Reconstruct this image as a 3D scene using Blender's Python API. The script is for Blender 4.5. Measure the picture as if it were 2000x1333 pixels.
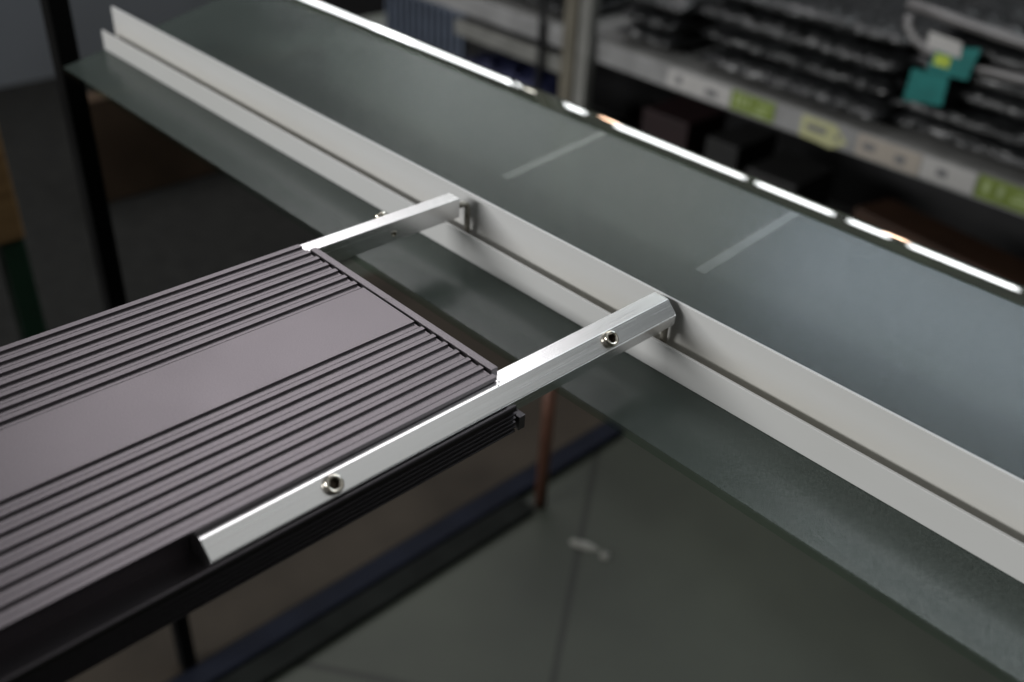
import bpy, bmesh, math, random
from mathutils import Vector, Matrix

random.seed(7)
scene = bpy.context.scene
for o in list(bpy.data.objects):
    bpy.data.objects.remove(o)
COL = scene.collection
MM = 0.001
TZ = 0.750            # height of the glass top above the floor


def P(x, y, z):       # millimetres measured from the glass top, below the camera
    return Vector((x * MM, y * MM, z * MM + TZ))


# ------------------------------------------------------------------ camera
cam_d = bpy.data.cameras.new("camera")
cam = bpy.data.objects.new("camera", cam_d)
COL.objects.link(cam)
cam.matrix_world = Matrix((
    (0.6857163600, -0.4312345275, 0.5863700673, 0.0),
    (0.7262574041, 0.3517847114, -0.5905909750, 0.0),
    (0.0484071951, 0.8308334966, 0.5544118004, TZ + 0.250),
    (0, 0, 0, 1)))
cam_d.sensor_width = 36.0
cam_d.lens = 35.142
cam_d.clip_start = 0.01
cam_d.clip_end = 60
cam_d.dof.use_dof = True
cam_d.dof.focus_distance = 0.395
cam_d.dof.aperture_fstop = 6.7
scene.camera = cam

# ------------------------------------------------------------------ world: dim shop interior
world = bpy.data.worlds.new("World")
scene.world = world
world.use_nodes = True
wn, wl = world.node_tree.nodes, world.node_tree.links
wn.clear()
w_out = wn.new("ShaderNodeOutputWorld")
w_bg = wn.new("ShaderNodeBackground")
w_tc = wn.new("ShaderNodeTexCoord")
w_sep = wn.new("ShaderNodeSeparateXYZ")
w_ramp = wn.new("ShaderNodeValToRGB")
w_ramp.color_ramp.elements[0].position = 0.0
w_ramp.color_ramp.elements[0].color = (0.012, 0.012, 0.012, 1)
w_ramp.color_ramp.elements[1].position = 1.0
w_ramp.color_ramp.elements[1].color = (0.50, 0.51, 0.51, 1)
e = w_ramp.color_ramp.elements.new(0.12)
e.color = (0.055, 0.055, 0.052, 1)
e = w_ramp.color_ramp.elements.new(0.45)
e.color = (0.21, 0.22, 0.212, 1)
e = w_ramp.color_ramp.elements.new(0.30)
e.color = (0.10, 0.105, 0.10, 1)
wl.new(w_tc.outputs["Generated"], w_sep.inputs[0])
wl.new(w_sep.outputs["Z"], w_ramp.inputs[0])
wl.new(w_ramp.outputs[0], w_bg.inputs["Color"])
w_bg.inputs["Strength"].default_value = 0.5
wl.new(w_bg.outputs[0], w_out.inputs[0])

scene.view_settings.view_transform = 'Standard'
scene.view_settings.look = 'None'
scene.view_settings.exposure = 0
scene.view_settings.gamma = 1
scene.view_settings.use_curve_mapping = False
scene.cycles.use_denoising = True
scene.cycles.max_bounces = 8
scene.cycles.transparent_max_bounces = 12
scene.cycles.caustics_reflective = False
scene.cycles.caustics_refractive = False
scene.cycles.sample_clamp_indirect = 6


# ------------------------------------------------------------------ lamps of the shop
def area(name, loc, target, sx, sy, radiance, color=(1, 1, 1), up=None):
    d = bpy.data.lights.new(name, 'AREA')
    d.shape = 'RECTANGLE'
    d.size, d.size_y = sx, sy
    d.energy = radiance * math.pi * sx * sy
    d.color = color
    o = bpy.data.objects.new(name, d)
    COL.objects.link(o)
    loc, target = Vector(loc), Vector(target)
    z = (loc - target).normalized()                 # lamps shine along local -Z
    x = Vector((1, 0, 0)) if up is None else Vector(up)
    y = z.cross(x).normalized()
    x = y.cross(z).normalized()
    o.matrix_world = Matrix(((x.x, y.x, z.x, loc.x), (x.y, y.y, z.y, loc.y), (x.z, y.z, z.z, loc.z), (0, 0, 0, 1)))
    return o


# big diffuser panel over the table (seen mirrored in the bracket tops and the lamp housing)
area("ceiling_panel_light", (-2.68, 1.46, TZ + 2.05), (-2.68, 1.46, 0), 1.9, 1.74, 3.1, (1.0, 0.965, 0.99))
# dimmer panel further right, mirrored in the front of the glass
area("ceiling_panel_light", (0.0, 2.05, TZ + 2.05), (0.0, 2.05, 0), 2.2, 1.2, 2.5, (0.90, 0.97, 1.0))
# light from the shop front behind the camera
area("shop_front_light", (-2.3, -4.7, TZ + 2.0), (-0.5, 0.35, TZ), 3.8, 0.65, 31.0, (1.0, 1.0, 0.99))
area("ceiling_panel_light", (2.0, 1.4, TZ + 2.05), (2.0, 1.4, 0), 1.6, 1.95, 0.33, (1.0, 0.99, 0.97))
# long lamp panels over the aisle beyond the table, mirrored softly in the frosted strip
area("aisle_light", (-0.55, 4.32, TZ + 2.2), (-0.55, 4.32, 0), 3.7, 1.0, 5.4, (0.76, 0.87, 1.0))
area("aisle_light", (-4.1, 4.32, TZ + 2.2), (-4.1, 4.32, 0), 3.2, 1.0, 2.4, (0.95, 1.0, 0.96))

# row of tube lamps along the far aisle, mirrored in the bevelled glass edge
LY, LZ = 5.5, TZ + 1.31
FAC = 10.24
for x0, x1 in ((-830, -664), (-652, -525), (-521, -503), (-475, -439), (-404, -307), (-296, -241), (-235, -204), (-197, -131)):
    xa, xb = (x0 + 4) * MM * FAC, (x1 - 4) * MM * FAC
    area("tube_light", ((xa + xb) / 2, LY, LZ), ((xa + xb) / 2 * 0.1, 0.5, TZ), xb - xa, 0.23, 9.0, (0.97, 1.0, 1.0))
area("spot_light", (-0.4905 * FAC, LY, LZ), (0, 0.5, TZ), 0.12, 0.12, 6.0, (1.0, 0.97, 0.85))
for xm in (-0.414, -0.202):
    area("warm_spot_light", (xm * FAC, LY, LZ - 0.13), (0, 0.5, TZ), 0.13, 0.05, 30.0, (1.0, 0.62, 0.42))


# ------------------------------------------------------------------ materials
def mat(name, color, rough=0.5, metal=0.0, spec=0.5):
    m = bpy.data.materials.new(name)
    m.use_nodes = True
    b = m.node_tree.nodes["Principled BSDF"]
    b.inputs["Base Color"].default_value = (*color, 1)
    b.inputs["Roughness"].default_value = rough
    b.inputs["Metallic"].default_value = metal
    b.inputs["Specular IOR Level"].default_value = spec
    return m, m.node_tree.nodes, m.node_tree.links, b


def noise(n, l, scale, detail=3.0, stretch=(1, 1, 1), rough=0.5):
    tc = n.new("ShaderNodeTexCoord")
    mp = n.new("ShaderNodeMapping")
    mp.inputs["Scale"].default_value = stretch
    nz = n.new("ShaderNodeTexNoise")
    nz.inputs["Scale"].default_value = scale
    nz.inputs["Detail"].default_value = detail
    nz.inputs["Roughness"].default_value = rough
    l.new(tc.outputs["Object"], mp.inputs[0])
    l.new(mp.outputs[0], nz.inputs["Vector"])
    return nz


def ramp(n, l, src, stops):
    r = n.new("ShaderNodeValToRGB")
    els = r.color_ramp.elements
    els[0].position, els[0].color = stops[0][0], (*stops[0][1], 1)
    els[1].position, els[1].color = stops[-1][0], (*stops[-1][1], 1)
    for p, c in stops[1:-1]:
        x = els.new(p)
        x.color = (*c, 1)
    l.new(src, r.inputs[0])
    return r


def bump(n, l, src, b, strength, dist):
    bp = n.new("ShaderNodeBump")
    bp.inputs["Strength"].default_value = strength
    bp.inputs["Distance"].default_value = dist
    l.new(src, bp.inputs["Height"])
    l.new(bp.outputs[0], b.inputs["Normal"])
    return bp


def g(v):
    return (v, v, v)


# anodised dark aluminium of the lamp
M_ano, n, l, b = mat("anodised_dark_aluminium", (0.16, 0.147, 0.153), 0.42, 1.0)
nz = noise(n, l, 2600, 2)
r = ramp(n, l, nz.outputs["Fac"], [(0.3, (0.155, 0.141, 0.150)), (0.7, (0.215, 0.196, 0.208))])
l.new(r.outputs[0], b.inputs["Base Color"])
nz2 = noise(n, l, 30, 4)
r2 = ramp(n, l, nz2.outputs["Fac"], [(0.3, g(0.405)), (0.7, g(0.43))])
l.new(r2.outputs[0], b.inputs["Roughness"])
bump(n, l, nz.outputs["Fac"], b, 0.12, 0.0001)

M_shaded_ano = M_ano.copy()  # same aluminium, darkened: shade on the lamp's sides put into its colour
M_shaded_ano.name = "shaded_anodised_aluminium"
for nd in M_shaded_ano.node_tree.nodes:
    if nd.type == 'VALTORGB' and nd.outputs[0].links[0].to_socket.name == "Base Color":
        nd.color_ramp.elements[0].color = (0.055, 0.050, 0.053, 1)
        nd.color_ramp.elements[1].color = (0.085, 0.078, 0.083, 1)

# brushed aluminium of the brackets (grain along Y)
M_alu, n, l, b = mat("brushed_aluminium", (0.80, 0.80, 0.80), 0.3, 1.0)
nz = noise(n, l, 2000, 4, (1.0, 0.0035, 1.0), 0.6)
r = ramp(n, l, nz.outputs["Fac"], [(0.3, g(0.77)), (0.7, g(0.87))])
l.new(r.outputs[0], b.inputs["Base Color"])
r2 = ramp(n, l, nz.outputs["Fac"], [(0.3, g(0.21)), (0.7, g(0.28))])
l.new(r2.outputs[0], b.inputs["Roughness"])
bump(n, l, nz.outputs["Fac"], b, 0.07, 0.0003)

M_nickel, n, l, b = mat("nickel_plating", (0.72, 0.66, 0.55), 0.16, 1.0)
nz = noise(n, l, 500, 3)
r = ramp(n, l, nz.outputs["Fac"], [(0.35, (0.66, 0.60, 0.50)), (0.7, (0.86, 0.82, 0.74))])
l.new(r.outputs[0], b.inputs["Base Color"])
M_rod, n, l, b = mat("dull_steel_rod", (0.36, 0.34, 0.29), 0.5, 0.7)
nz = noise(n, l, 300, 3)
r = ramp(n, l, nz.outputs["Fac"], [(0.3, (0.26, 0.24, 0.20)), (0.7, (0.42, 0.40, 0.35))])
l.new(r.outputs[0], b.inputs["Base Color"])

# white plastic channel with a faint warm tint low in the groove
M_white, n, l, b = mat("white_plastic", (0.5, 0.5, 0.5), 0.38)
nz = noise(n, l, 14, 4, (0.4, 1, 1))
r = ramp(n, l, nz.outputs["Fac"], [(0.3, (0.57, 0.57, 0.555)), (0.7, (0.63, 0.63, 0.625))])
geo = n.new("ShaderNodeTexCoord")
sp = n.new("ShaderNodeSeparateXYZ")
l.new(geo.outputs["Object"], sp.inputs[0])
mr = n.new("ShaderNodeMapRange")
mr.inputs["From Min"].default_value = TZ + 0.022
mr.inputs["From Max"].default_value = TZ + 0.006
l.new(sp.outputs["Z"], mr.inputs["Value"])
my = n.new("ShaderNodeMath"); my.operation = 'GREATER_THAN'
my.inputs[1].default_value = 0.3035
l.new(sp.outputs["Y"], my.inputs[0])
nz3 = noise(n, l, 9, 3, (0.5, 1, 1))
m1 = n.new("ShaderNodeMath"); m1.operation = 'MULTIPLY'
m2 = n.new("ShaderNodeMath"); m2.operation = 'MULTIPLY'
l.new(mr.outputs[0], m1.inputs[0]); l.new(my.outputs[0], m1.inputs[1])
l.new(m1.outputs[0], m2.inputs[0]); l.new(nz3.outputs["Fac"], m2.inputs[1])
mx = n.new("ShaderNodeMixRGB")
mx.inputs[2].default_value = (0.47, 0.44, 0.37, 1)      # yellower and darker towards the bottom of the groove
l.new(m2.outputs[0], mx.inputs[0]); l.new(r.outputs[0], mx.inputs[1])
l.new(mx.outputs[0], b.inputs["Base Color"])

# clear greenish glass, thin model: tinted transmission plus a little gloss
M_glass = bpy.data.materials.new("clear_glass")
M_glass.use_nodes = True
n, l = M_glass.node_tree.nodes, M_glass.node_tree.links
n.clear()
o_ = n.new("ShaderNodeOutputMaterial")
tr = n.new("ShaderNodeBsdfTransparent"); tr.inputs[0].default_value = (0.84, 0.90, 0.86, 1)
gl = n.new("ShaderNodeBsdfGlossy"); gl.inputs["Roughness"].default_value = 0.25
mi = n.new("ShaderNodeMixShader"); mi.inputs[0].default_value = 0.015
l.new(tr.outputs[0], mi.inputs[1]); l.new(gl.outputs[0], mi.inputs[2]); l.new(mi.outputs[0], o_.inputs[0])

# polished bevel: green glass body under a clear reflection
M_bevel, n, l, b = mat("polished_glass_bevel", (0.035, 0.05, 0.035), 0.03, 0.0, 0.8)
nz = noise(n, l, 12, 3, (1, 4, 4))
r = ramp(n, l, nz.outputs["Fac"], [(0.35, (0.035, 0.037, 0.032)), (0.65, (0.055, 0.065, 0.045))])
l.new(r.outputs[0], b.inputs["Base Color"])

# frosted strip
M_frost, n, l, b = mat("frosted_glass_strip", (0.10, 0.115, 0.108), 0.18)
nz = noise(n, l, 7, 4)
r = ramp(n, l, nz.outputs["Fac"], [(0.3, (0.068, 0.085, 0.077)), (0.7, (0.080, 0.097, 0.089))])
l.new(r.outputs[0], b.inputs["Base Color"])
fine = noise(n, l, 2600, 2, (1, 1, 1), 0.7)
bump(n, l, fine.outputs["Fac"], b, 0.08, 0.0003)
grain = noise(n, l, 2500, 1, (1, 1, 1), 0.5)                 # etched grain: tiny facets differ in gloss and tone
gr = ramp(n, l, grain.outputs["Fac"], [(0.32, g(0.24)), (0.52, g(0.20)), (0.68, g(0.17))])
l.new(gr.outputs[0], b.inputs["Roughness"])
tone = ramp(n, l, grain.outputs["Fac"], [(0.34, g(0.64)), (0.52, g(0.97)), (0.68, g(1.55))])
mulc = n.new("ShaderNodeMixRGB"); mulc.blend_type = 'MULTIPLY'; mulc.inputs[0].default_value = 1
l.new(r.outputs[0], mulc.inputs[1]); l.new(tone.outputs[0], mulc.inputs[2]); l.new(mulc.outputs[0], b.inputs["Base Color"])
gs = ramp(n, l, grain.outputs["Fac"], [(0.35, g(0.38)), (0.55, g(0.48)), (0.70, g(0.75))])
l.new(gs.outputs[0], b.inputs["Specular IOR Level"])

# half see-through: part of the light passes straight through the etched film
o_ = n["Material Output"]
tr = n.new("ShaderNodeBsdfTransparent"); tr.inputs[0].default_value = (0.80, 0.85, 0.82, 1)
mi = n.new("ShaderNodeMixShader"); mi.inputs[0].default_value = 0.57
l.new(tr.outputs[0], mi.inputs[1]); l.new(b.outputs[0], mi.inputs[2]); l.new(mi.outputs[0], o_.inputs[0])
M_streak, n, l, b = mat("painted_light_streak", (0.15, 0.16, 0.15), 0.22)  # light streaks on the frosted strip, put into this colour
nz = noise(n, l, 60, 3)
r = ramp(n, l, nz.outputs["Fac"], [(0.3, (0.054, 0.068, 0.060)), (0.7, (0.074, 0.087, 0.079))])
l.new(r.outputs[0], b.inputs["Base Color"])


def simple(name, c, rough=0.5, metal=0.0, var=0.2, scale=20, spec=0.5):
    m, n, l, b = mat(name, c, rough, metal, spec)
    nz = noise(n, l, scale, 4)
    r = ramp(n, l, nz.outputs["Fac"], [(0.3, tuple(x * (1 - var) for x in c)), (0.7, tuple(min(1, x * (1 + var)) for x in c))])
    l.new(r.outputs[0], b.inputs["Base Color"])
    return m


M_edge = simple("dark_green_glass_edge", (0.045, 0.046, 0.038), 0.7, 0, 0.2, 20, 0.1)
M_floor = simple("floor_tile", (0.033, 0.037, 0.027), 0.5, 0, 0.35, 3, 0.3)
n, l = M_floor.node_tree.nodes, M_floor.node_tree.links
tc = n.new("ShaderNodeTexCoord")
mp = n.new("ShaderNodeMapping"); mp.inputs["Rotation"].default_value = (0, 0, 0.95); mp.inputs["Location"].default_value = (0.13, 0.052, 0)
bk = n.new("ShaderNodeTexBrick")
bk.offset = 0.0
bk.inputs["Scale"].default_value = 1.0
bk.inputs["Brick Width"].default_value = 0.6
bk.inputs["Row Height"].default_value = 0.6
bk.inputs["Mortar Size"].default_value = 0.006
bk.inputs["Mortar Smooth"].default_value = 0.4
bk.inputs["Color1"].default_value = (1, 1, 1, 1); bk.inputs["Color2"].default_value = (0.88, 0.9, 0.88, 1); bk.inputs["Mortar"].default_value = (0.45, 0.45, 0.43, 1)
l.new(tc.outputs["Object"], mp.inputs[0]); l.new(mp.outputs[0], bk.inputs["Vector"])
mu = n.new("ShaderNodeMixRGB"); mu.blend_type = 'MULTIPLY'; mu.inputs[0].default_value = 1
src = n["Principled BSDF"].inputs["Base Color"].links[0].from_socket
l.new(src, mu.inputs[1]); l.new(bk.outputs["Color"], mu.inputs[2]); l.new(mu.outputs[0], n["Principled BSDF"].inputs["Base Color"])
M_mat = simple("dark_mat", (0.012, 0.012, 0.011), 0.9, 0, 0.2, 30, 0.1)
M_wall = simple("painted_wall", (0.17, 0.18, 0.195), 0.7, 0, 0.1, 2)
M_black = simple("black_powder_coat", (0.012, 0.012, 0.013), 0.5)
M_rail = simple("grey_white_shelf_paint", (0.25, 0.25, 0.25), 0.5)
M_shelf = simple("shelf_grey_metal", (0.16, 0.16, 0.155), 0.5)
M_tan = simple("tan_upright_paint", (0.12, 0.11, 0.085), 0.5)
M_paper = simple("white_price_paper", (0.43, 0.42, 0.41), 0.6, 0, 0.06)
M_beige = simple("beige_price_paper", (0.37, 0.33, 0.285), 0.6, 0, 0.06)
M_green = simple("green_price_paper", (0.16, 0.215, 0.04), 0.6, 0, 0.15, 40)
M_yellow = simple("pale_yellow_paper", (0.42, 0.42, 0.23), 0.6, 0, 0.1)
M_scrap = simple("dusty_paper", (0.20, 0.20, 0.18), 0.8)
M_matte = simple("matte_black_rubber", (0.006, 0.006, 0.006), 0.9, 0, 0.2, 20, 0.05)
M_floor_shadow = simple("painted_shadow_black", (0.011, 0.012, 0.011), 0.95, 0, 0.2, 20, 0.05)  # shade in the gap beside the floor board, painted black
M_socket_shade = simple("socket_shade", (0.05, 0.035, 0.022), 0.4, 0.6)  # shade inside the screw socket, put into its colour
M_ink = simple("dark_print", (0.16, 0.16, 0.165), 0.6)
M_pale = simple("pale_print", (0.35, 0.42, 0.2), 0.6)
M_teal = simple("teal_card", (0.01, 0.15, 0.14), 0.45, 0, 0.15, 30)
M_lime = simple("lime_print", (0.40, 0.50, 0.06), 0.5)
M_bag = simple("black_polythene", (0.019, 0.020, 0.021), 0.34, 0, 0.3, 15, 0.6)
n, l = M_bag.node_tree.nodes, M_bag.node_tree.links
nz = noise(n, l, 13, 3, (0.7, 1, 1.8), 0.5)
nz.inputs["Distortion"].default_value = 1.5
bump(n, l, nz.outputs["Fac"], n["Principled BSDF"], 0.55, 0.035)
M_hem = simple("grey_polythene_hem", (0.13, 0.125, 0.125), 0.4)
M_navy = simple("navy_cloth", (0.010, 0.013, 0.045), 0.6)
M_bluegrey = simple("blue_grey_plastic", (0.10, 0.12, 0.16), 0.45)
M_lightmetal = simple("light_grey_metal", (0.18, 0.18, 0.168), 0.4)
M_copper = simple("copper_pipe", (0.12, 0.055, 0.036), 0.45, 0.3)
M_carton = simple("brown_carton", (0.036, 0.029, 0.022), 0.8, 0, 0.25, 8, 0.15)
M_blue = simple("dark_blue_plastic", (0.006, 0.0075, 0.014), 0.8, 0, 0.2, 20, 0.15)
M_oak, n, l, b = mat("oiled_wood", (0.30, 0.17, 0.07), 0.45)
nz = noise(n, l, 12, 5, (1, 0.8, 9))
r = ramp(n, l, nz.outputs["Fac"], [(0.3, (0.14, 0.075, 0.028)), (0.7, (0.24, 0.14, 0.06))])
l.new(r.outputs[0], b.inputs["Base Color"])
M_brownpanel = simple("dark_wood_panel", (0.045, 0.03, 0.02), 0.8, 0, 0.3, 6, 0.05)
M_leg = simple("dark_green_paint", (0.006, 0.028, 0.014), 0.4)
M_redbox = simple("dark_red_card", (0.012, 0.003, 0.004), 0.6)
M_greybox = simple("grey_card", (0.010, 0.010, 0.010), 0.6)
M_plank = simple("reddish_plank", (0.04, 0.018, 0.009), 0.6, 0, 0.3, 8)


# ------------------------------------------------------------------ mesh helpers (millimetre coordinates)
class MB:
    def __init__(self):
        self.bm = bmesh.new()

    def prism(self, sec, axis, a, b_):
        """closed section swept along an axis; sec in the two other coordinates"""
        def pt(u, v, t):
            return P(u, t, v) if axis == 'y' else (P(t, u, v) if axis == 'x' else P(u, v, t))
        A = [self.bm.verts.new(pt(u, v, a)) for u, v in sec]
        B = [self.bm.verts.new(pt(u, v, b_)) for u, v in sec]
        k = len(sec)
        for i in range(k):
            self.bm.faces.new((A[i], A[(i + 1) % k], B[(i + 1) % k], B[i]))
        self.bm.faces.new(A)
        self.bm.faces.new(B)
        return self

    def box(self, x0, x1, y0, y1, z0, z1):
        return self.prism([(x0, z0), (x1, z0), (x1, z1), (x0, z1)], 'y', y0, y1)

    def ring_loft(self, rings, close_ends=True):
        R = [[self.bm.verts.new(P(*p)) for p in r_] for r_ in rings]
        k = len(R[0])
        for a, b_ in zip(R, R[1:]):
            for i in range(k):
                self.bm.faces.new((a[i], a[(i + 1) % k], b_[(i + 1) % k], b_[i]))
        if close_ends:
            self.bm.faces.new(R[0]); self.bm.faces.new(R[-1])
        return self

    def tube(self, pts, r, seg=14):
        pts = [Vector(p) for p in pts]
        rings = []
        for i, p in enumerate(pts):
            d = (pts[min(i + 1, len(pts) - 1)] - pts[max(i - 1, 0)]).normalized()
            u = d.cross(Vector((1, 0.02, 0.01))).normalized()
            v = d.cross(u)
            rings.append([p + u * math.cos(t) * r + v * math.sin(t) * r for t in [2 * math.pi * k / seg for k in range(seg)]])
        return self.ring_loft(rings)

    def build(self, name, m, parent=None, bevel=0.0, smooth=False, seg=2):
        bm = self.bm
        bmesh.ops.recalc_face_normals(bm, faces=bm.faces)
        if smooth:
            for f in bm.faces:
                f.smooth = len(f.verts) == 4
        me = bpy.data.meshes.new(name)
        bm.to_mesh(me)
        bm.free()
        me.materials.append(m)
        ob = bpy.data.objects.new(name, me)
        COL.objects.link(ob)
        if parent:
            ob.parent = parent
            ob.matrix_parent_inverse = parent.matrix_world.inverted()
        if bevel:
            bv = ob.modifiers.new("bevel", 'BEVEL')
            bv.width = bevel * MM
            bv.segments = seg
            bv.limit_method = 'ANGLE'
            bv.angle_limit = math.radians(30)
            bv.harden_normals = True
            for p in me.polygons:
                p.use_smooth = True
            me.set_sharp_from_angle(angle=math.radians(14))
        return ob


def tag(o, label=None, cat=None, group=None, kind=None):
    if label: o["label"] = label
    if cat: o["category"] = cat
    if group: o["group"] = group
    if kind: o["kind"] = kind
    return o


def thing(name, label, cat, loc, group=None):
    o = bpy.data.objects.new(name, None)
    o.empty_display_size = 0.02
    o.location = P(*loc)
    COL.objects.link(o)
    bpy.context.view_layer.update()
    return tag(o, label, cat, group)


# ------------------------------------------------------------------ setting
tag(MB().box(-2830, 4000, -4000, 6000, -760, -750).build("floor", M_floor), kind="structure")
tag(MB().box(-2829, -1480, -1500, 1480, -750, -746).build("floor_mat", M_mat), kind="structure")
tag(MB().box(-2930, -2830, -1500, 1700, -750, 300).build("wall", M_wall), "low pale grey partition wall at the far left behind the black post", "wall")

# ------------------------------------------------------------------ glass table
table = thing("glass_shelf", "wide frosted glass shelf pane with a shiny polished rear edge and black corner posts", "glass shelf", (-150, 300, 0))
EY = 487.0
MB().prism([(-726, 257.7), (420, 257.7), (420, EY), (-850, EY)], 'z', -3.5, 0).build("glass_pane", M_glass, table)
# bevelled far edge: slight curve away from the viewer, then the thickness of the pane
sec = [(EY, 0.0)]
z_, y_ = 0.0, EY
N = 16
for i in range(N):
    t = math.radians(3.6 + 3.4 * i / (N - 1))
    y_ += 25.0 / N
    z_ -= 25.0 / N * math.tan(t)
    sec.append((y_, z_))
sec += [(y_ + 1.2, z_ - 1.2), (y_ + 1.2, -4.6), (y_, -5), (EY, -5)]
be = MB().prism(sec, 'x', -849, 420).build("bevelled_edge", M_bevel, table)
for p in be.data.polygons:
    p.use_smooth = True
be.data.set_sharp_from_angle(angle=math.radians(3.0))
MB().prism([(-725, 258.5), (418, 258.5), (418, EY - 2.0), (-848, EY - 2.0)], 'z', 0.02, 0.22).build("frosted_strip", M_frost, table)
for (xa, ya, xb, yb, w) in ((-406.5, 484.5, -394.6, 383, 7), (-257.5, 484.5, -249.7, 385, 6.5)):  # pale streaks of light, laid on the strip as thin sheets
    MB().prism([(xa - w / 2, ya), (xa + w / 2, ya), (xb + w / 2, yb), (xb - w / 2, yb)], 'z', 0.225, 0.26).build("light_streak", M_streak, table)
MB().box(-797, -780, 276, 293, -750, 420).build("corner_post", M_matte, table, bevel=2)
for y in (278, 470):
    MB().box(421, 450, y, y + 29, -750, 420 if y < 300 else -8.5).build("corner_post", M_matte, table, bevel=2)

# ------------------------------------------------------------------ white channel standing on the glass
sec = [(299.3, 0.3), (311.0, 0.3), (311.0, 30.4), (309.5, 30.4), (309.5, 7.6), (308.6, 6.8), (301.8, 6.8), (300.8, 7.6), (300.8, 14.6), (299.3, 14.6)]
tag(MB().prism(sec, 'x', -747, 410).build("channel_rail", M_white, bevel=0.25),
    "long white channel rail with a tall rear lip, standing on the frosted strip", "rail")

# ------------------------------------------------------------------ the lamp
YE = 208.6            # end of the housing
YB = -330.0
lamp = thing("strip_lamp", "dark grey ribbed aluminium lamp housing on two silver brackets hooked into the white channel", "lamp", (-278.6, 150, 16))

raised_far = [(-344.0, -341.2), (-337.2, -334.4), (-330.35, -327.5), (-323.5, -320.6), (-316.6, -313.8), (-309.8, -307.1), (-303.0, -300.1)]
raised = raised_far + [(-296.25, -262.1)] + [(-257.9, -255.4), (-251.0, -248.5), (-244.1, -241.5), (-237.2, -234.7), (-230.4, -228.1), (-223.6, -221.0), (-216.5, -213.75)]
ZT, ZL = 35.0, 34.0
top = []
for i, (a, b_) in enumerate(raised):
    if i:
        top += [(raised[i - 1][1], ZL), (a, ZL)]
    top += ([(a, ZT), (a + 0.16, ZT), (a + 0.16, ZT - 0.2), (a + 0.40, ZT - 0.2), (a + 0.40, ZT)] if i else [(a, ZT)]) + [(b_, ZT)]
# section in (x, z): top fins, near side with the bracket slot, underside, far side
sec = top + [(-213.75, 33.3), (-219.2, 33.3), (-219.2, 22.3), (-205.0, 22.3), (-205.0, 16.6),
             (-352.2, 16.6), (-352.2, 22.3), (-337.8, 22.3), (-337.8, 33.1), (-344.0, 33.1)]
MB().prism(sec, 'y', YB, YE).build("heat_sink", M_ano, lamp, bevel=0.06, seg=1)


def lower_rail(s):
    """ribbed side rail with a rounded lip; s=+1 near side, -1 far side"""
    cx = -278.6
    o = cx + s * (cx - -202.3) * -1            # outer face
    pts = []
    z = 16.4
    prof = [(0, z)]
    for k in range(5):
        prof += [(0, z + 0.5), (-0.9, z + 0.75), (-0.9, z + 1.55), (0, z + 1.8)]
        z += 2.0
    prof += [(0, 27.0), (0.05, 27.7), (-0.35, 28.35), (-1.0, 28.45), (-1.6, 28.0), (-1.7, 27.3), (-1.9, 22.0), (-1.9, 16.4)]
    return [(o + s * d, zz) for d, zz in prof]


for s in (1, -1):
    MB().prism(lower_rail(s), 'y', YB, YE - 0.3).build("side_rail", M_shaded_ano, lamp, bevel=0.1, seg=1)

# end cap in two pieces pushed together, with screw lugs below the brackets
capsec = [(-336.6, 35.2), (-217.9, 35.2), (-217.9, 22.4), (-202.0, 22.4), (-202.0, 16.3), (-355.0, 16.3), (-355.0, 22.4), (-339.0, 22.4), (-339.0, 33.0), (-336.6, 33.0)]
MB().prism(capsec, 'y', YE + 1.0, YE + 4.2).build("end_cap", M_ano, lamp, bevel=0.2)
# small blob of hardened sealant and burrs in the seam
bl = MB()
for (x, y, r_) in ((-283.2, YE + 1.2, 0.28), (-281.9, YE + 2.2, 0.22), (-280.6, YE + 2.9, 0.18), (-282.6, YE + 1.9, 0.2)):
    bl.ring_loft([[(x + r_ * math.cos(a), y + r_ * math.sin(a), 35.15) for a in [k * math.pi / 3 for k in range(6)]],
                  [(x + 0.5 * r_ * math.cos(a), y + 0.5 * r_ * math.sin(a), 35.42) for a in [k * math.pi / 3 for k in range(6)]]])
bl.build("seam_filler", M_lightmetal, lamp)
for x in (-298.6, -241.0, -232.0, -218.6, -227.0, -305.6, -212.0):
    dx, dy = random.uniform(0.2, 0.6), random.uniform(0.1, 0.4)
    MB().box(x - dx, x + dx, YE - 0.5 - dy, YE - 0.35, 33.7, 33.98).build("cut_burr", M_lightmetal, lamp)


def screw_mesh(name, c, axis, r, h, m, parent):
    """ring screw with a hexagon socket"""
    axis = Vector(axis).normalized()
    u = Vector((0, 1, 0))
    v = axis.cross(u)
    c = Vector(c)
    K = 24

    def circ(rad, hh):
        return [c + axis * hh + (u * math.cos(2 * math.pi * k / K) + v * math.sin(2 * math.pi * k / K)) * rad for k in range(K)]

    def hexa(rad, hh):
        out = []
        for k in range(K):
            t = 2 * math.pi * k / K
            q = math.cos(math.pi / 6) / math.cos((t % (math.pi / 3)) - math.pi / 6)
            out.append(c + axis * hh + (u * math.cos(t) + v * math.sin(t)) * rad * q)
        return out
    rings = [circ(r * 0.90, -0.8), circ(r * 0.90, 0.15), circ(r, 0.35), circ(r * 1.02, h * 0.55), circ(r * 0.97, h * 0.85), circ(r * 0.84, h),
             circ(r * 0.70, h * 0.97), hexa(r * 0.55, h * 0.88), hexa(r * 0.52, 0.12)]
    ob = MB().ring_loft(rings).build(name, m, parent, smooth=True)
    ob.data.materials.append(M_socket_shade)
    k = len(ob.data.polygons)
    for i, p in enumerate(ob.data.polygons):
        if K * (len(rings) - 2) <= i < K * (len(rings) - 1) or i == k - 1:
            p.material_index = 1
    return ob


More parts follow.
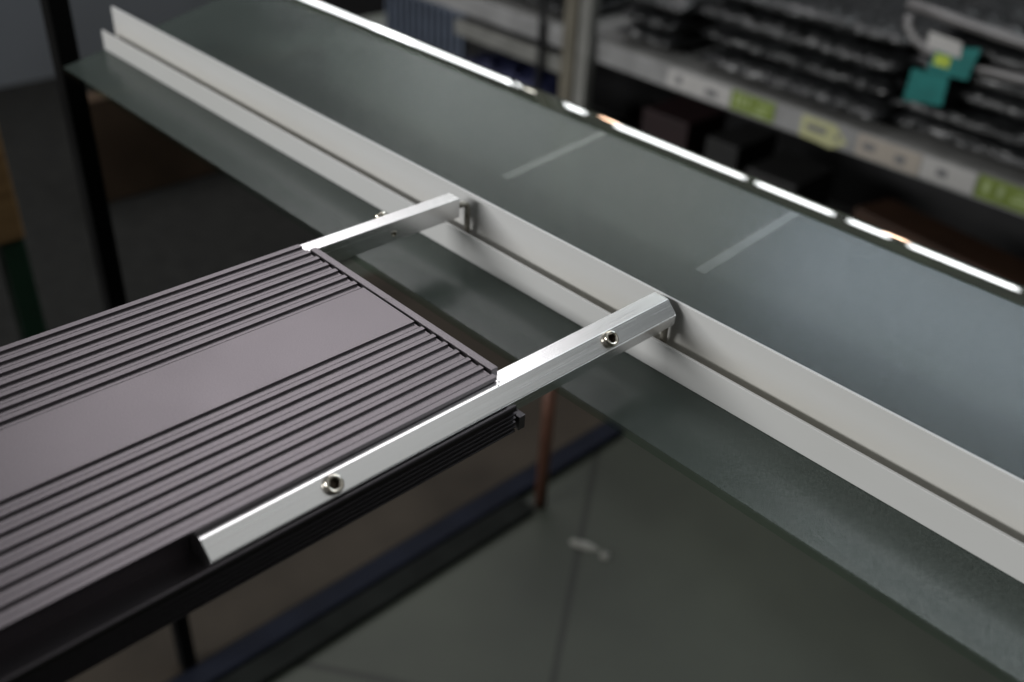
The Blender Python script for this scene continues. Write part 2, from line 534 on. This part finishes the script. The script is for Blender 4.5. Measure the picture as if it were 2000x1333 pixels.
def bracket(s, x_in, x_ridge, x_out, y0, y1, rod_x):
    """aluminium bar: flat top, 45 degree chamfer outwards, short upright face; s=+1 near bar, -1 far bar"""
    zt, zc, zg, zb = 32.95, 27.8, 27.4, 22.6
    sec = [(x_in, zb), (x_in, zt), (x_ridge, zt), (x_out, zc), (x_out - s * 0.35, zc - 0.2), (x_out - s * 0.35, zg), (x_out, zg - 0.15), (x_out, zb)]
    arm = MB().prism(sec, 'y', y0, y1).build("bracket_arm", M_alu, lamp, bevel=0.16)
    ya = y1 - 3
    # hooked rod: out of the bar end, bends down into the channel
    pts = [(rod_x, ya, 27.6), (rod_x, 302.4, 27.6)]
    for k in range(1, 9):
        t = k / 8 * math.pi / 2
        pts.append((rod_x, 302.4 + 3.6 * math.sin(t), 27.6 - 3.6 * (1 - math.cos(t))))
    pts += [(rod_x, 306.0, 15.0), (rod_x, 306.0, 7.2)]
    MB().tube(pts, 1.55).build("hook_rod", M_rod, arm, smooth=True)
    mx_, mz_ = (x_ridge + x_out) / 2, (zt + zc) / 2
    for y in ((131.8, 265.0) if s > 0 else (258.0,)):
        screw_mesh("screw", (mx_, y, mz_), (s, 0, 1), 3.35, 2.3, M_nickel, arm)
    if s < 0:
        screw_mesh("set_screw", (x_in + 0.02, 257.4, 26.6), (1, 0, 0), 1.5, 0.3, M_nickel, arm)
    return arm


bracket(1, -218.3, -210.85, -205.75, 86.8, 304.9, -211.0)
bracket(-1, -338.5, -346.3, -351.6, 86.8, 298.4, -341.0)

# ------------------------------------------------------------------ things beyond and under the table
stool = thing("wooden_stool", "wooden stool with a thick plank seat and dark green legs", "stool", (-1270, 130, -750))
MB().box(-1440, -1100, -60, 313, -313, -150).build("seat", M_oak, stool, bevel=4)
for x in (-1415, -1118):
    for y in (-35, 299):
        MB().box(x - 13, x + 13, y - 13, y + 13, -750, -313.5).build("leg", M_leg, stool, bevel=2)

tag(MB().box(-2050, -2000, 742, 1330, -746, -516).build("wooden_board", M_brownpanel, bevel=4),
    "dark brown wooden board standing on edge behind the left corner post", "board")
tag(MB().tube([(-721, 804, -750), (-721, 804, -640), (-721, 804, -492)], 9).build("copper_pipe", M_copper, smooth=True),
    "thin upright copper pipe standing on the floor below the silver bracket", "pipe")
crate = thing("floor_board", "flat brown floor board with a dark blue rim below the lamp", "board", (-1000, 600, -750))
MB().box(-1400, -781.5, 120, 1020, -749, -738).build("board_top", M_carton, crate, bevel=4)
MB().box(-781, -748, 120, 1020, -749, -736).build("board_rim", M_blue, crate, bevel=4)
tag(MB().box(-747, -712, 60, 785, -749, -740).build("floor_shadow", M_floor_shadow, bevel=3),  # shadow gap beside the blue rim, laid as a black strip
    "long black painted shadow on the floor beside the blue rim", "strip")

# ------------------------------------------------------------------ shelf unit behind the table
shelf = thing("shop_shelf", "grey metal shop shelf with a price rail behind the table", "shelf", (-1000, 1700, -750))
MB().box(-2600, 700, 1503, 1960, -352, -342).build("shelf_board", M_shelf, shelf)
MB().box(-2600, 700, 1499.5, 1503, -386, -345).build("price_rail", M_rail, shelf, bevel=1)
MB().box(-2600, 700, 1960, 1975, -750, 300).build("back_panel", M_black, shelf)
up = MB().box(-1368, -1334, 1470, 1499, -750, 400).build("upright", M_tan, shelf, bevel=2)
MB().box(-1331, -1300, 1474, 1498, -750, 400).build("upright", M_lightmetal, shelf, bevel=2)
MB().box(-2600, 700, 1540, 1960, -740, -700).build("base_shelf", M_shelf, shelf)
tag(MB().tube([(-1447, 1490, 300), (-1446, 1488, -150), (-1442, 1486, -420), (-1450, 1490, -745)], 7, 10).build("black_cable", M_black, smooth=True),
    "thin black cable hanging in front of the shelf beside its upright", "cable")


def label(x0, x1, z0, z1, m, marks, mm, lab, arrow=False):
    y = 1498.6
    if arrow:
        sec = [(x0, z0), (x1 - 26, z0 - 4), (x1, (z0 + z1) / 2 - 6), (x1 - 26, z1), (x0, z1)]
    else:
        sec = [(x0, z0), (x1, z0), (x1, z1), (x0, z1)]
    t = MB().prism(sec, 'y', y - 0.5, y + 0.8).build("price_label", m, shelf)
    t["label"] = lab
    for (a, b_, c, d) in marks:
        MB().box(x0 + a * (x1 - x0), x0 + b_ * (x1 - x0), y - 0.9, y - 0.55, z0 + c * (z1 - z0), z0 + d * (z1 - z0)).build("print", mm, t)


label(-1117, -972, -381, -348, M_paper, [(0.14, 0.24, 0.3, 0.75), (0.62, 0.8, 0.2, 0.62)], M_ink, "white price label with dark print left of a green one")
label(-970, -878, -381, -347, M_green, [(0.1, 0.16, 0.3, 0.8), (0.22, 0.28, 0.3, 0.8), (0.36, 0.42, 0.35, 0.8), (0.55, 0.8, 0.15, 0.3), (0.6, 0.9, 0.55, 0.65)], M_pale, "green price label beside the white one")
label(-823, -733, -384, -348, M_yellow, [(0.12, 0.55, 0.4, 0.7), (0.74, 0.84, 0.35, 0.6)], M_ink, "pale yellow arrow shaped price label", True)
label(-716, -604, -382, -347, M_beige, [(0.1, 0.3, 0.35, 0.7), (0.62, 0.78, 0.25, 0.65)], M_ink, "beige price label")
label(-602, -514, -381, -347, M_paper, [(0.3, 0.5, 0.3, 0.7)], M_ink, "white price label right of the beige one")
label(-511, -400, -381, -345, M_green, [(0.1, 0.18, 0.3, 0.8), (0.3, 0.38, 0.3, 0.8), (0.5, 0.9, 0.3, 0.45), (0.55, 0.85, 0.6, 0.7)], M_pale, "green price label at the right end of the rail")


# crumpled black bags in stacks
def bag(cx, cy, z0, w, d, h, seed, amp=9.0, m=None):
    rnd = random.Random(seed)
    nx, ny = 40, 16
    ph = [(rnd.uniform(0.03, 0.16), rnd.uniform(-0.12, 0.12), rnd.uniform(0, 6.28), rnd.uniform(0.4, 1.0)) for _ in range(10)]
    bm = bmesh.new()

    def f(x, y, s):
        v = 0
        for a, b_, p_, q in ph:
            v += q * (1 - 2 * abs(math.sin(a * x + b_ * y + p_ + s)))
        return v / 3.2
    grid = {}
    for side in (0, 1):
        for i in range(nx + 1):
            for j in range(ny + 1):
                u, v = i / nx * 2 - 1, j / ny * 2 - 1
                edge = (1 - abs(u) ** 6) * (1 - abs(v) ** 4)
                x = cx + u * w / 2
                y = cy + v * d / 2
                if side == 0:
                    z = z0 + h * 0.5 - h * 0.5 * edge ** 0.5
                    z += 0
                else:
                    z = z0 + h * 0.5 + h * 0.5 * edge ** 0.5 + amp * f(x, y, 0) * edge
                yy = y + amp * 0.7 * f(x, z, 1.3) * (1 if v < 0 else 0.3)
                if side == 1 or 0 < i < nx and 0 < j < ny:
                    grid[side, i, j] = bm.verts.new(P(x, yy, z))
                else:
                    grid[side, i, j] = None
    for i in range(nx + 1):
        for j in range(ny + 1):
            if grid[0, i, j] is None:
                grid[0, i, j] = grid[1, i, j]
    for side in (0, 1):
        for i in range(nx):
            for j in range(ny):
                q = [grid[side, i, j], grid[side, i + 1, j], grid[side, i + 1, j + 1], grid[side, i, j + 1]]
                if len(set(q)) == 4:
                    bm.faces.new(q)
    bmesh.ops.recalc_face_normals(bm, faces=bm.faces)
    for fc in bm.faces:
        fc.smooth = True
    me = bpy.data.meshes.new("plastic_bag")
    bm.to_mesh(me); bm.free()
    me.materials.append(m or M_bag)
    o = bpy.data.objects.new("plastic_bag", me)
    COL.objects.link(o)
    return o


G = "folded black bags stacked on the shelf"
stacks = [("left of the shelf upright", -1560, 330, 2, 46), ("in the small stack right of the shelf upright", -1205, 165, 3, 42),
          ("in the wide middle stack", -890, 400, 4, 46), ("in the right stack with the teal tags", -470, 420, 6, 36)]
ranks = ["bottom", "second", "third", "fourth", "fifth", "top"]
sd = 1
bags_right = []
for where, cx, w, k, h in stacks:
    z = -341
    for i in range(k):
        sd += 1
        hh = h * random.uniform(0.85, 1.15)
        o = bag(cx + random.uniform(-14, 14), 1690 + random.uniform(-16, 16), z, w + random.uniform(-40, 20), 330, hh, sd, random.uniform(8, 16))
        o.data.transform(Matrix.Translation(P(cx, 1690, z)) @ Matrix.Rotation(random.uniform(-0.05, 0.05), 4, 'Z') @ Matrix.Rotation(random.uniform(-0.025, 0.025), 4, 'Y') @ Matrix.Translation(-P(cx, 1690, z)))
        rk = "topmost" if i == k - 1 else ("lowest" if i == 0 else ranks[i] + " from below")
        tag(o, "black plastic bag, %s %s" % (rk, where), "bag", G)
        if where.startswith("in the right"):
            bags_right.append(o)
        z += hh * 0.93

# open bag rim and tags on the right stack
rim = MB()
rim.tube([(-700, 1520, -139), (-640, 1512, -141), (-560, 1508, -146), (-460, 1508, -152), (-250, 1515, -160)], 9, 10)
rim.tube([(-690, 1512, -152), (-686, 1507, -166), (-670, 1503, -181), (-645, 1501, -190), (-600, 1500, -196), (-550, 1500, -199), (-480, 1500, -192), (-250, 1505, -190)], 8, 10)
ro = rim.build("bag_hem", M_hem, bags_right[4], smooth=True)


def card(name, quad, y, m, labl, marks=(), mm=None):
    sec = [(q[0], q[1]) for q in quad]
    c = MB().prism(sec, 'y', y, y + 1.2).build(name, m)
    tag(c, labl, "tag")
    if marks:
        k = MB()
        for (x0, x1, z0, z1) in marks:
            k.box(x0, x1, y - 0.5, y - 0.1, z0, z1)
        k.build("print", mm, c)
    return c


card("hang_tag", [(-624, -178), (-562, -166), (-568, -214), (-632, -217)], 1488, M_teal, "bright teal tag with a lime mark hanging from the right bag stack", [(-624, -600, -205, -188)], M_lime)
card("hang_tag", [(-655, -220), (-596, -217), (-594, -262), (-656, -270)], 1490, M_teal, "darker plain teal tag hanging lowest on the right bag stack")
card("hang_tag", [(-642, -160), (-590, -164), (-586, -186), (-640, -182)], 1485, M_paper, "small white tag above the teal tags")

# left of the upright: basket, navy bag, white lower shelf parts
bas = thing("ribbed_basket", "blue grey ribbed plastic basket below the shelf, left of the upright", "basket", (-1910, 1600, -750))
k = MB()
xs = list(range(-2060, -1770, 24))
k.box(-2065, -1765, 1562, 1568, -740, -400)
k.build("basket_wall", M_bluegrey, bas)
for x in xs:
    MB().box(x, x + 9, 1553, 1561.5, -700, -420).build("rib", M_bluegrey, bas, bevel=2)
nb = bag(-1560, 1545, -720, 330, 150, 250, 77, 14, M_navy)
tag(nb, "bulging navy blue cloth bag on the base shelf left of the upright", "bag")
nb.name = "cloth_bag"
tag(MB().box(-1735, -1380, 1502, 1520, -440, -405).build("shelf_bracket_bar", M_lightmetal, bevel=2), "pale grey metal bar under the shelf above the navy bag", "bar")

# stock on the base shelf, mostly in the dark
for nm, x0, x1, y0, y1, z1, m, lb in (
        ("red_box", -1190, -1075, 1530, 1660, -455, M_redbox, "dark red box standing on the dim base shelf"),
        ("grey_box", -1040, -965, 1545, 1680, -470, M_greybox, "narrow grey box beside the dark red one on the base shelf"),
        ("grey_box", -930, -820, 1525, 1660, -490, M_greybox, "wider grey box in the middle of the base shelf")):
    tag(MB().box(x0, x1, y0, y1, -699, z1).build(nm, m, bevel=3), lb, "box")
tag(MB().prism([(-720, 1560), (-330, 1500), (-322, 1590), (-700, 1650)], 'z', -560, -500).build("wood_plank", M_plank, bevel=3),
    "reddish brown plank under the shelf at the right", "plank")
for x in (-640, -400):
    tag(MB().box(x - 60, x + 40, 1545, 1620, -699, -561).build("support_block", M_greybox, bevel=2), "grey block %s end of the reddish plank" % ("under the left" if x < -500 else "under the right"), "block")

# pale scraps on the floor below
for (x, y, w, d, a, lb) in ((-622, 790, 52, 16, 0.5, "long pale paper scrap on the dark floor"), (-588, 797, 16, 14, 0.2, "tiny pale paper scrap beside the long one on the floor")):
    sc = MB()
    ca, sa = math.cos(a), math.sin(a)
    ring = []
    for k in range(10):
        t = 2 * math.pi * k / 10
        rr = random.uniform(0.75, 1.1)
        ring.append((w / 2 * math.cos(t) * rr, d / 2 * math.sin(t) * rr))
    sc.ring_loft([[(x + u * ca - v * sa, y + u * sa + v * ca, -749.5) for u, v in ring],
                  [(x + 0.7 * (u * ca - v * sa), y + 0.7 * (u * sa + v * ca), -749.5 + random.uniform(4, 10)) for u, v in ring]])
    tag(sc.build("paper_scrap", M_scrap), lb, "scrap")
